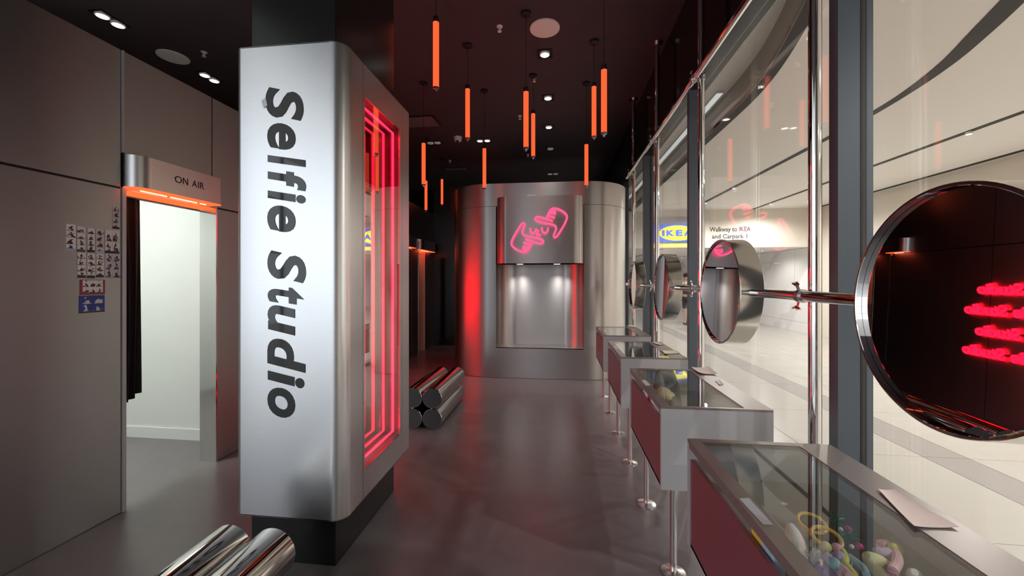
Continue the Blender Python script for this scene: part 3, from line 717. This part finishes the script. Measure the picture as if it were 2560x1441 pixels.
pom(2065, 1368, .013, 'plush_yellow', 'yellow_pompom', 'pale yellow pompom right under the yellow glasses')
pom(2098, 1394, .015, 'plush_lilac', 'lilac_pompom', 'violet pompom left of the yellow wavy band')
pom(2086, 1410, .014, 'plush_aqua', 'aqua_pompom', 'aqua pompom near the bottom of the picture')
pom(2238, 1375, .016, 'lime', 'lime_pompom', 'yellow-green pompom at the right of the headbands')
pom(2070, 1395, .012, 'plush_lilac', 'lilac_pompom', 'small pale lilac pompom left of the violet one')
def wavy(pts, r_, m, name, lb):
    p = [W(x, y, ZI) for k, (x, y) in enumerate(smooth(pts))]
    t = thing(name, (p[0].x, p[0].y, ZT), lb, 'headband', 'novelty goods in the nearest display case')
    tube('band', p, r_, m, t, 10)
    e = p[-1]; tube('stem', [e, Vector((e.x, e.y, ZT + .001))], r_ * .9, m, t, 8)
    e = p[0]; tube('stem', [e, Vector((e.x, e.y, ZT + .001))], r_ * .9, m, t, 8)
    return t
wavy([(2106, 1378), (2116, 1395), (2110, 1408), (2124, 1424), (2136, 1438)], .008, 'lime', 'wavy_headband', 'yellow wavy band crossing the headbands')
wavy([(2122, 1392), (2140, 1405), (2158, 1418), (2166, 1438)], .008, 'plush_blue', 'blue_headband', 'blue curved band right of the yellow wavy band')
wavy([(2100, 1416), (2112, 1424), (2124, 1440)], .008, 'plush_pink', 'pink_headband', 'pink band at the bottom between violet and yellow bands')
wavy([(2200, 1362), (2222, 1360), (2240, 1378), (2246, 1405), (2232, 1428)], .011, 'plush_pink', 'arched_headband', 'pink arched headband under the yellow-green pompom')
wavy([(2192, 1376), (2206, 1382), (2222, 1380)], .010, 'plush_lilac', 'unicorn_headband', 'pale violet padded headband behind the pink arch')
# tinsel wreaths
for px, py, lb in ((2092, 1300, 'green tinsel tuft with berries behind the yellow glasses'), (2118, 1340, 'green tinsel tuft with berries right of the yellow glasses')):
    c = W(px, py, ZI - .01); t = thing('tinsel_tuft', (c.x, c.y, ZT), lb, 'tinsel', 'novelty goods in the nearest display case')
    mb = MB()
    for k in range(46):
        d = Vector((rnd.gauss(0, 1), rnd.gauss(0, 1), rnd.gauss(0, .5))).normalized() * rnd.uniform(.018, .034)
        e = c + d; e.z = min(e.z, CT - .014)
        mb.tube([c, e], [.002, .0006], 4)
    mb.build('tinsel', 'tinsel_green', t)
    tube('stem', [Vector((c.x, c.y, ZT + .001)), c], .003, 'tinsel_green', t, 6)
    sph('berry', c + Vector((.012, -.026, -.012)), .011, 'berry_pink', t, 10)
    sph('berry', c + Vector((-.008, -.028, -.012)), .006, 'plush_white', t, 8)
ear(low(2290, 1460), W(2287, 1432, ZI), .018, 'plush_white', 'white_headband', 'white plush tip at the right end of the headbands')
# second case
t = thing('plush_toy', (*W(1655, 985, ZT).xy, ZT), 'yellow and brown plush toy under the glass of the second case', 'toy')
c = W(1660, 985, ZT + .05); sph('body', (c.x, c.y, ZT + .045), (.05, .07, .044), 'plush_yellow', t); sph('head', (c.x - .02, c.y + .10, ZT + .05), (.038, .045, .038), 'toy_brown', t)
for s in (-1, 1): sph('ear', (c.x - .02 + s * .03, c.y + .12, ZT + .075), .014, 'toy_brown', t, 10); sph('arm', (c.x + s * .05, c.y + .02, ZT + .04), (.02, .035, .018), 'plush_yellow', t, 10)
# goods showing in the slots under the glass
def card(px, py, z, m, lb, w=.03, l=.06):
    c = atX(px, py, CX0 + .04); c.z = z
    return tag(box('sweet_packet', c.x - w / 2, c.x + w / 2, c.y - l / 2, c.y + l / 2, ZT, z, m, bev=.004), lb, 'packet', 'small goods showing through the case slots')
card(1616, 984, CT - .03, 'plush_white', 'white packet showing in the slot of the second case')
card(1628, 1002, CT - .03, 'berry_pink', 'pink packet in the slot of the second case, nearer the front')
card(1636, 1014, CT - .034, 'plush_white', 'pale packet at the front end of the second case slot')
card(1905, 1335, CT - .035, 'gold_yellow', 'yellow packet showing in the slot of the nearest case')
card(1932, 1390, CT - .035, 'plush_blue', 'blue packet showing in the slot of the nearest case')

# ================================================================== PENDANT LAMPS
PL = .56
proto = empty('tube_pendant')
def pend_parts(t):
    tube('lamp_tube', [(0, 0, 0), (0, 0, -PL)], .0255, 'orange', t, 16, local=True)
    lathe('top_cap', [(.012, .045), (.024, .04), (.0265, .0), (.0265, -.006)], 'cord', t, 16, local=True)
    lathe('bottom_cap', [(.0265, -PL + .004), (.0265, -PL - .008), (.014, -PL - .014), (.011, -PL - .032)], 'capmetal', t, 16, local=True)
pend_parts(proto)
pds = [(1090, 55, 220, 'orange tube lamp high at the left, nearest the steel sign'), (1169, 222, 346, 'orange tube lamp left of the dome camera, second from the sign'), (1315, 229, 370, 'taller of the paired orange tubes in the middle of the ceiling'), (1333, 284, 392, 'lower of the paired orange tubes in the middle of the ceiling'),
       (1485, 216, 342, 'orange tube just left of the rightmost one'), (1510, 174, 333, 'rightmost and brightest orange tube lamp'), (1466, 361, 465, 'orange tube ending in front of the pod top at its right'), (1211, 371, 471, 'orange tube ending in front of the pod top at its left'),
       (1059, 358, 462, 'yellow-orange tube close to the edge of the neon window'), (1065, 452, 526, 'distant orange tube partly behind the yellow-orange one'), (1105, 448, 512, 'farthest small orange tube left of the pod')]
for i, (x, y0, y1, lb) in enumerate(pds):
    d = F * PL / (y1 - y0); p = atD(x, y0, d)
    t = proto if i == 0 else copy_tree(proto)
    t.location = p; tag(t, lb, 'pendant lamp', 'orange tube pendant lamps')
for i, t in enumerate([o for o in C.objects if o.name.startswith('tube_pendant')]):
    z = ZC - t.location.z
    tube('cord', [(0, 0, .044), (0, 0, z - .02)], .003, 'cord', t, 6, local=True)
    lathe('canopy', [(.05, z), (.05, z - .022), (.012, z - .03)], 'cord', t, 20, local=True)

# ================================================================== CEILING FITTINGS
for px, py, lb in ((1362, 70, 'white round ceiling speaker over the middle of the shop'), (433, 142, 'white round ceiling speaker over the left booths')):
    c = atZ(px, py, ZC); t = thing('ceiling_speaker', (c.x, c.y, ZC), lb, 'speaker', 'round ceiling speakers')
    lathe('rim', [(.158, ZC), (.158, ZC - .008), (.150, ZC - .010)], 'whiteplastic', t, 40, 'Z', (c.x, c.y, 0))
    lathe('grille', [(.0, ZC - .0135), (.149, ZC - .0105), (.149, ZC - .009)], 'speakergrille', t, 40, 'Z', (c.x, c.y, 0))
for px, py, lb in ((1249, 66, 'white sprinkler head left of the middle speaker'), (510, 130, 'white sprinkler head over the left booths'), (1300, 290, 'small sprinkler beside the paired orange tubes'), (1335, 194, 'tiny sprinkler above the lower paired tube'), (1125, 401, 'far sprinkler under the dome camera'), (1320, 386, 'far sprinkler under the paired orange tubes')):
    c = atZ(px, py, ZC); t = thing('sprinkler', (c.x, c.y, ZC), lb, 'sprinkler', 'ceiling sprinklers')
    lathe('rosette', [(.032, ZC), (.032, ZC - .006), (.014, ZC - .012)], 'whiteplastic', t, 20, 'Z', (c.x, c.y, 0))
    lathe('frame', [(.013, ZC - .011), (.013, ZC - .045), (.006, ZC - .05)], 'whiteplastic', t, 12, 'Z', (c.x, c.y, 0))
    lathe('deflector', [(.006, ZC - .05), (.022, ZC - .052), (.022, ZC - .055), (0, ZC - .056)], 'whiteplastic', t, 16, 'Z', (c.x, c.y, 0))
def downlight(c, lamps, lb, lit=True, power=5, w=.085, axis='x'):
    t = thing('downlight', (c.x, c.y, ZC), lb, 'downlight', 'recessed ceiling downlights')
    n = len(lamps); L = w * n
    hx, hy = (L, w) if axis == 'x' else (w, L)
    fr = MB()
    fr.box(c.x - hx, c.x + hx, c.y - hy, c.y - hy + .012, ZC - .012, ZC).box(c.x - hx, c.x + hx, c.y + hy - .012, c.y + hy, ZC - .012, ZC)
    fr.box(c.x - hx, c.x - hx + .012, c.y - hy + .012, c.y + hy - .012, ZC - .012, ZC).box(c.x + hx - .012, c.x + hx, c.y - hy + .012, c.y + hy - .012, ZC - .012, ZC)
    fr.build('frame', 'cord', t, smooth=False)
    for k in range(n):
        o_ = (k - (n - 1) / 2) * w * 2
        x, y = (c.x + o_, c.y) if axis == 'x' else (c.x, c.y + o_)
        lathe('lamp_head', [(.055, ZC), (.06, ZC - .02), (.05, ZC - .024)], 'lampdim', t, 20, 'Z', (x, y, 0))
        lathe('lens', [(0, ZC - .026), (.034, ZC - .0255), (.05, ZC - .0245)], 'lampwhite' if lit else 'lampdim', t, 20, 'Z', (x, y, 0))
    if lit: spot('downlight_beam', (c.x, c.y, ZC - .04), power, 80, .9, (1, .94, .86), .05, parent=t)
for px, py, lb, lit in ((1362, 133, 'square black downlight with one lamp below the middle speaker', True), (1370, 243, 'second square downlight of the middle row', True), (1372, 316, 'third square downlight of the middle row', True), (1376, 371, 'small fourth downlight of the middle row', False)):
    downlight(atZ(px, py, ZC), [1], lb, lit, 42)
for px, py, lb, lit, ax in ((276, 47, 'twin downlight at the top left of the picture', True, 'y'), (524, 192, 'smaller twin downlight beside the steel sign', True, 'y'), (1209, 350, 'twin downlight right of the dome camera', True, 'x'), (1085, 356, 'twin downlight left of the dome camera', False, 'x'), (1382, 434, 'farthest downlight above the pod', False, 'x')):
    downlight(atZ(px, py, ZC), [1, 1], lb, lit, 34, .07, ax)
c = atZ(1145, 343, ZC); t = thing('dome_camera', (c.x, c.y, ZC), 'white dome security camera on the black ceiling', 'camera')
lathe('housing', [(.075, ZC), (.075, ZC - .02), (.058, ZC - .075), (.04, ZC - .082)], 'whiteplastic', t, 28, 'Z', (c.x, c.y, 0)); sph('lens', (c.x, c.y - .03, ZC - .08), .028, 'black', t)
def vent(px, py, w, d, lb):
    c = atZ(px, py, ZC); t = thing('air_vent', (c.x, c.y, ZC), lb, 'air vent', 'ceiling air vents')
    fr = MB(); fr.box(c.x - w, c.x + w, c.y - d, c.y - d + .03, ZC - .015, ZC).box(c.x - w, c.x + w, c.y + d - .03, c.y + d, ZC - .015, ZC).box(c.x - w, c.x - w + .03, c.y - d + .03, c.y + d - .03, ZC - .015, ZC).box(c.x + w - .03, c.x + w, c.y - d + .03, c.y + d - .03, ZC - .015, ZC)
    fr.build('frame', 'black', t, smooth=False)
    n = 6
    for k in range(n):
        y = c.y - d + .05 + (2 * d - .1) * k / (n - 1)
        pydata('slat', [(c.x - w + .03, y - .02, ZC - .004), (c.x + w - .03, y - .02, ZC - .004), (c.x + w - .03, y + .012, ZC - .028), (c.x - w + .03, y + .012, ZC - .028), (c.x - w + .03, y - .018, ZC - .002), (c.x + w - .03, y - .018, ZC - .002), (c.x + w - .03, y + .014, ZC - .026), (c.x - w + .03, y + .014, ZC - .026)], BF, 'ventslat', t)
vent(1050, 303, .30, .22, 'dark air vent beside the top of the steel sign'); vent(1140, 421, .30, .10, 'far air vent below the dome camera')

# ================================================================== MALL OUTSIDE
MX1, MYE, MZ = 7.06, 11.5, 3.5
struct(box('floor_mall', -10, 14, -12, 24, -.10, -.006, 'tilejoint'), 'cream stone floor of the mall', 'floor')
fm = [o for o in C.objects if o.name == 'floor_mall'][0]
def slab(x0, x1, y0, y1, m='tile'):
    return pydata('slab', boxdata(x0 + .003, x1 - .003, y0 + .003, y1 - .003, -.0058, 0), BF, m, fm)
BX0, BX1 = 3.17, 3.53
xs = [1.362, 2.26, BX0]; ys = [-2.2 + 1.2 * k for k in range(16)]
for a, b in zip(xs, xs[1:]):
    for c_, d_ in zip(ys, ys[1:]): slab(a, b, c_, d_)
for c_, d_ in zip(ys, ys[1:]): slab(BX0, BX1, c_, d_, 'band')
xs = [BX1, 4.70, 5.88, MX1]
for a, b in zip(xs, xs[1:]):
    for c_, d_ in zip(ys, ys[1:]): slab(a, b, c_ + .0, d_)
slab(-10, -2.955, -12, .78); slab(-2.95, 1.36, -12, -2.31); slab(1.362, MX1, -4, -2.2); slab(1.362, MX1, ys[-1], 24)
# ceiling: lower part right of a curved edge, higher part next to the shop
cv = [(2.03, MYE), (2.03, 8.4), (2.025, 6.7), (2.02, 5.6), (2.02, 4.9), (2.01, 4.4), (1.95, 3.9), (1.84, 3.4), (1.72, 2.94), (1.58, 2.45), (1.45, 2.0), (1.355, 1.6)]
cv = smooth(cv, 2)
cm = struct(empty('ceiling_mall', (3, 3, MZ)), 'cream mall ceiling with dark curved grooves', 'ceiling')
def sheetpoly(name, fp, z, m, parent, th_=.05):
    bm = bmesh.new(); off = parent.location
    a = [bm.verts.new((x - off.x, y - off.y, z - off.z)) for x, y in fp]; b = [bm.verts.new((x - off.x, y - off.y, z + th_ - off.z)) for x, y in fp]; k = len(fp)
    bm.faces.new(a); bm.faces.new(b)
    for i in range(k): bm.faces.new((a[i], a[(i + 1) % k], b[(i + 1) % k], b[i]))
    bmesh.ops.triangulate(bm, faces=[f for f in bm.faces if len(f.verts) > 4]); bmesh.ops.recalc_face_normals(bm, faces=bm.faces)
    me = bpy.data.meshes.new(name); bm.to_mesh(me); bm.free(); return link(name, me, m, parent)
sheetpoly('lower_soffit', cv + [(1.355, -4), (MX1 + .1, -4), (MX1 + .1, MYE)], MZ, 'mallceil', cm)
box('upper_soffit', 1.355, 2.2, 1.4, MYE, 3.80, 3.85, 'mallceil', cm)
extrude('fascia', cv, MZ + .0, 3.80, 'fascia', cm, caps=False, closed=False)
box('fascia', 1.352, 1.36, 1.4, MYE, 3.29, 3.80, 'fascia', cm)
box('groove', 1.70, 1.725, 1.6, MYE, 3.793, 3.7995, 'groove', cm)
def ribbon(name, pts, w0, z, m, parent):
    v = []; f = []
    ws = w0 if isinstance(w0, list) else [w0] * len(pts)
    for i, p in enumerate(pts):
        a = Vector(pts[max(i - 1, 0)]); b = Vector(pts[min(i + 1, len(pts) - 1)]); t = (b - a).normalized(); nn = Vector((t.y, -t.x))
        for s in (-1, 1):
            q = Vector(p) + nn * s * ws[i] / 2; v += [(q.x, q.y, z), (q.x, q.y, z + .005)]
    for i in range(len(pts) - 1):
        a = i * 4; b = a + 4
        f += [(a, a + 2, b + 2, b), (a + 1, b + 1, b + 3, a + 3), (a, b, b + 1, a + 1), (a + 2, a + 3, b + 3, b + 2)]
    return pydata(name, v, f, m, parent)
ribbon('groove', [(x + .055, y) for x, y in cv], .10, MZ - .0055, 'groove', cm)
l1 = smooth([(3.68, MYE), (3.70, 8), (3.70, 5.8), (3.68, 5.09), (3.618, 4.5), (3.486, 3.93), (3.33, 3.53), (3.17, 3.14), (3.0, 2.75), (2.7, 2.2)], 2)
ribbon('groove', l1, [.085 if p[1] > 4.6 else .085 + .07 * min(1, (4.6 - p[1]) / 1.2) for p in l1], MZ - .0055, 'groove', cm)
ribbon('groove', [(5.38, 13.0 if False else MYE), (5.38, -2)], .085, MZ - .0055, 'groove', cm)
ribbon('groove', [(6.98, MYE), (6.98, -2)], .10, MZ - .0055, 'groove', cm)
# header at the corridor mouth
hb = struct(box('wall_header', 1.36, MX1, MYE, MYE + .3, 2.44, MZ + .35, 'mallwall'), 'beige header wall over the corridor mouth', 'wall')
struct(box('wall_mall', MX1, MX1 + .2, -4, MYE, 0, MZ, 'mallwall'), 'beige side wall of the mall', 'wall')
mw = struct(empty('wall_marble', (MX1, 13, 0)), 'white veined marble wall of the corridor', 'wall')
for k in range(3): box('panel', MX1, MX1 + .1, 11.5 + k * 1.1 + .004, 12.6 + k * 1.1 - .004, .30, 2.44, 'marble', mw); box('panel', MX1, MX1 + .1, 11.5 + k * 1.1 + .004, 12.6 + k * 1.1 - .004, 0, .294, 'marble', mw)
struct(box('trim_1', MX1 - .06, MX1 + .10, 14.82, 14.96, 0, 2.44, 'mallwall'), 'beige corner post at the end of the marble', 'post')
struct(box('wall_corridor', 1.36, 9.5, 21.0, 21.1, 0, 2.6, 'mallwhite'), 'white end wall of the corridor', 'wall')
struct(box('wall_turn', 9.4, 9.5, 14.96, 21.0, 0, 2.6, 'mallwhite'), 'white wall round the corridor corner', 'wall')
struct(box('wall_shopside', 1.26, 1.36, 11.3, 21.0, 0, 2.6, 'mallwhite'), 'white wall on the shop side of the corridor', 'wall')
cc = struct(box('ceiling_corridor', 1.36, 9.5, MYE + .3, 21.1, 2.46, 2.52, 'mallceil'), 'lower ceiling of the corridor', 'ceiling')
for x in (3.1, 5.0): ribbon('groove', [(x, MYE + .35), (x, 20.9)], .05, 2.4545, 'groove', cc)
# spotlights in the corridor and tracks
def mallspot(x, y, z, lb, power=None):
    t = thing('track_spotlight', (x, y, z), lb, 'spotlight', 'spotlights in the mall ceiling grooves')
    lathe('can', [(.035, z), (.035, z - .03), (.03, z - .032)], 'whiteplastic', t, 16, 'Z', (x, y, 0))
    lathe('lens', [(0, z - .034), (.028, z - .0335), (.03, z - .0325)], 'lampwhite', t, 16, 'Z', (x, y, 0))
    spot('beam', (x, y, z - .06), MALL_SPOT if power is None else power, 165, .6, (1, .98, .95), .04, parent=t)
zz = MZ - .006
seen = {(3.69, 8.7): 'white spotlight in the groove above the neon hands reflection', (5.38, 5.8): 'white spotlight in the groove above the largest round mirror', (5.38, 10.6): 'small spotlight at the far end of the middle groove', (3.69, 10.3): 'small spotlight above the blue and yellow sign'}
for (x, y), lb in seen.items(): mallspot(x, y, zz, lb)
for x, y, lb in ((5.38, 8.3, 'white spotlight in the middle groove between the far and near lamps'), (5.38, 3.2, 'white spotlight of the middle groove right of the picture edge'),
                 (5.38, .8, 'mall spotlight out of sight to the right of the camera'), (3.3, .6, 'mall spotlight out of sight above the nearest display case'), (5.38, -1.6, 'mall spotlight out of sight behind and right of the camera'), (3.3, -1.8, 'mall spotlight out of sight behind the camera near the glass')):
    mallspot(x, y, zz, lb)
for x, y, lb in ((3.1, 13.4, 'corridor spotlight just past the header on the shop side'), (5.0, 13.4, 'corridor spotlight just past the header on the marble side'), (3.1, 16.5, 'corridor spotlight halfway along the shop side'), (5.0, 16.5, 'corridor spotlight halfway along the outer groove'), (6.2, 12.7, 'added corridor spotlight brightening the marble wall'), (7.8, 18.5, 'corridor spotlight round the corner behind the marble'), (3.1, 19.3, 'corridor spotlight nearest the white end wall')):  # the lamp by the marble is added only to brighten that wall
    mallspot(x, y, 2.452, lb, 44)
t = thing('cove_light', (1.93, 6, 3.76), 'long white cove light along the raised mall ceiling outside the window', 'lamp')
box('profile', 1.885, 1.965, 4.9, MYE - .1, 3.775, 3.7995, 'whiteplastic', t)
box('diffuser', 1.89, 1.96, 4.92, MYE - .12, 3.768, 3.7745, emitter('cove_face', (.96, 1, .95), COVE_E), t)
struct(box('wall_mallback', 1.36, MX1 + .2, -4.1, -4, 0, MZ, 'mallwall'), 'beige mall wall behind the camera', 'wall')
fa = struct(empty('wall_hall', (-10, -5, 0)), 'glazed front of the entrance hall', 'wall')
for k in range(6): box('mullion', -10.08, -10, -12 + k * 2.5, -11.92 + k * 2.5, 0, 6, 'mullion', fa)
for k in range(5): box('mullion', -9.9 + k * 2.8, -9.82 + k * 2.8, -12.08, -12, 0, 6, 'mullion', fa)
for z in (2.5, 4.4): box('transom', -10.07, -10.01, -12, .8, z, z + .06, 'mullion', fa); box('transom', -10, 1.3, -12.07, -12.01, z, z + .06, 'mullion', fa)
struct(box('ceiling_hall', -10, 1.36, -12, .86, 6.0, 6.1, 'mallceil'), 'white ceiling of the entrance hall', 'ceiling')
struct(box('wall_hallside', 1.36, 1.46, -12, -2.3, 0, 6.0, 'mallwhite'), 'white side wall of the entrance hall', 'wall')
struct(box('wall_hallend', -10, -6.5, .80, .9, 0, 6.0, 'mallwhite'), 'white end wall of the entrance hall', 'wall')
struct(box('wall_hallupper', -.75, 1.36, -2.32, -2.31, 0, 6.0, 'mallwhite'), 'white hall side of the shop wall', 'wall')

# lightbox sign and wall lettering on the header
sb = thing('lightbox_sign', (3.34, MYE, 2.6), 'blue lightbox sign with a yellow oval on the mall header', 'sign')
sx0, sx1, sz0, sz1 = 2.65, 4.03, 2.606, 3.10
box('panel', sx0, sx1, MYE - .08, MYE - .001, sz0, sz1, 'signblue', sb)
n = 40; cx_, cz_, rx_, rz_ = (sx0 + sx1) / 2, (sz0 + sz1) / 2, .50, .215
ov = [(cx_ + rx_ * math.cos(2 * math.pi * k / n), cz_ + rz_ * math.sin(2 * math.pi * k / n)) for k in range(n)]
pydata('oval', [(x, MYE - .086, z) for x, z in ov] + [(x, MYE - .0805, z) for x, z in ov], [tuple(range(n)), tuple(range(2 * n - 1, n - 1, -1))] + [(i, (i + 1) % n, n + (i + 1) % n, n + i) for i in range(n)], 'signyellow', sb)
for ch, a, b in (('I', -.415, -.345), ('K', -.30, -.08), ('E', -.045, .14), ('A', .165, .415)):
    place_glyph('letter', glyph(ch, .05), cx_ + a, cx_ + b, cz_ - .085, cz_ + .085, lambda u_, v_, w_: (u_, MYE - .0865 - w_, v_), 'signblue', sb, .004)
tag(box('yellow_band', sx0, sx1, MYE - .02, MYE - .001, 2.45, 2.6, 'yellowstrip'), 'pale yellow band under the blue lightbox sign', 'panel')
tag(box('lilac_band', sx0, sx1, MYE - .03, MYE - .001, 3.105, 3.31, 'lilac'), 'greyish lilac band above the blue lightbox sign', 'panel')
wt = thing('wall_lettering', (4.77, MYE, 2.6), 'two lines of dark direction lettering on the beige mall header', 'lettering')
def line(txt, x0, x1, z0, z1):
    g = glyph(txt, .012, 0, .02, 3)
    place_glyph('words', g, x0, x1, z0, z1, lambda u_, v_, w_: (u_, MYE - .001 - w_, v_), 'ink', wt, .004)
line('Walkway to IKEA', 4.231, 5.31, 2.845, 3.015); line('and Carpark 1', 4.295, 5.225, 2.655, 2.815)

# ---- person walking in the corridor
def person(x, y, lb):
    t = thing('person', (x, y, 0), lb, 'person')
    J = {'pel': (0, 0, .95), 'chest': (0, .01, 1.30), 'neck': (0, .02, 1.46), 'head0': (0, 0, 1.54), 'head1': (0, -.01, 1.66),
         'shL': (-.17, .01, 1.40), 'elL': (-.24, .04, 1.14), 'wrL': (-.22, -.10, .95), 'haL': (-.21, -.15, .88),
         'shR': (.17, .01, 1.40), 'elR': (.23, .02, 1.13), 'wrR': (.24, -.06, .90), 'haR': (.24, -.08, .82),
         'hipL': (-.09, 0, .88), 'knL': (-.09, -.14, .50), 'anL': (-.09, -.10, .09), 'toL': (-.09, -.26, .03),
         'hipR': (.09, 0, .88), 'knR': (.10, .04, .49), 'anR': (.10, .22, .12), 'toR': (.10, .10, .03)}
    rad = {'pel': .14, 'chest': .145, 'neck': .055, 'head0': .075, 'head1': .085, 'shL': .065, 'elL': .045, 'wrL': .032, 'haL': .03, 'shR': .065, 'elR': .045, 'wrR': .032, 'haR': .03,
           'hipL': .085, 'knL': .06, 'anL': .04, 'toL': .032, 'hipR': .085, 'knR': .06, 'anR': .04, 'toR': .032}
    E = [('pel', 'chest'), ('chest', 'neck'), ('neck', 'head0'), ('head0', 'head1'), ('chest', 'shL'), ('shL', 'elL'), ('elL', 'wrL'), ('wrL', 'haL'), ('chest', 'shR'), ('shR', 'elR'), ('elR', 'wrR'), ('wrR', 'haR'),
         ('pel', 'hipL'), ('hipL', 'knL'), ('knL', 'anL'), ('anL', 'toL'), ('pel', 'hipR'), ('hipR', 'knR'), ('knR', 'anR'), ('anR', 'toR')]
    ks = list(J)
    def skin(name, keys, grow, m):
        kk = [k for k in ks if k in keys]
        me = bpy.data.meshes.new(name); me.from_pydata([J[k] for k in kk], [(kk.index(a), kk.index(b)) for a, b in E if a in kk and b in kk], [])
        o = link(name, me, m, t)
        o.modifiers.new('skin', 'SKIN')
        for i, k in enumerate(kk):
            sv_ = me.skin_vertices[0].data[i]; sv_.radius = (rad[k] * grow, rad[k] * grow * (.8 if k in ('pel', 'chest') else 1))
            sv_.use_root = (i == 0)
        o.modifiers.new('sub', 'SUBSURF').levels = 2; o.modifiers['sub'].render_levels = 2
        return o
    M['skin'] = mat('skin', (.55, .34, .25), .6); M['shirt'] = mat('dark_shirt', (.015, .015, .02), .8); M['hair'] = mat('dark_hair', (.01, .008, .007), .6)
    skin('body', ks, 1.0, 'skin')
    skin('shirt', ['pel', 'chest', 'shL', 'elL', 'shR', 'elR'], 1.10, 'shirt')
    skin('shorts', ['pel', 'hipL', 'knL', 'hipR', 'knR'], 1.14, 'shirt')
    sph('hair', (x, y + .03, 1.685), (.10, .105, .085), 'hair', t)
    for s in (-1, 1): pass
    mb = MB(); mb.box(-.135, -.045, -.30, -.04, .0, .07).box(.055, .145, .06, .30, .0, .09)
    mb.build('shoes', 'hair', t, smooth=False, local=True)
    return t
person(4.43, 14.1, 'person in dark T-shirt and shorts walking in the corridor, half hidden by a mullion')
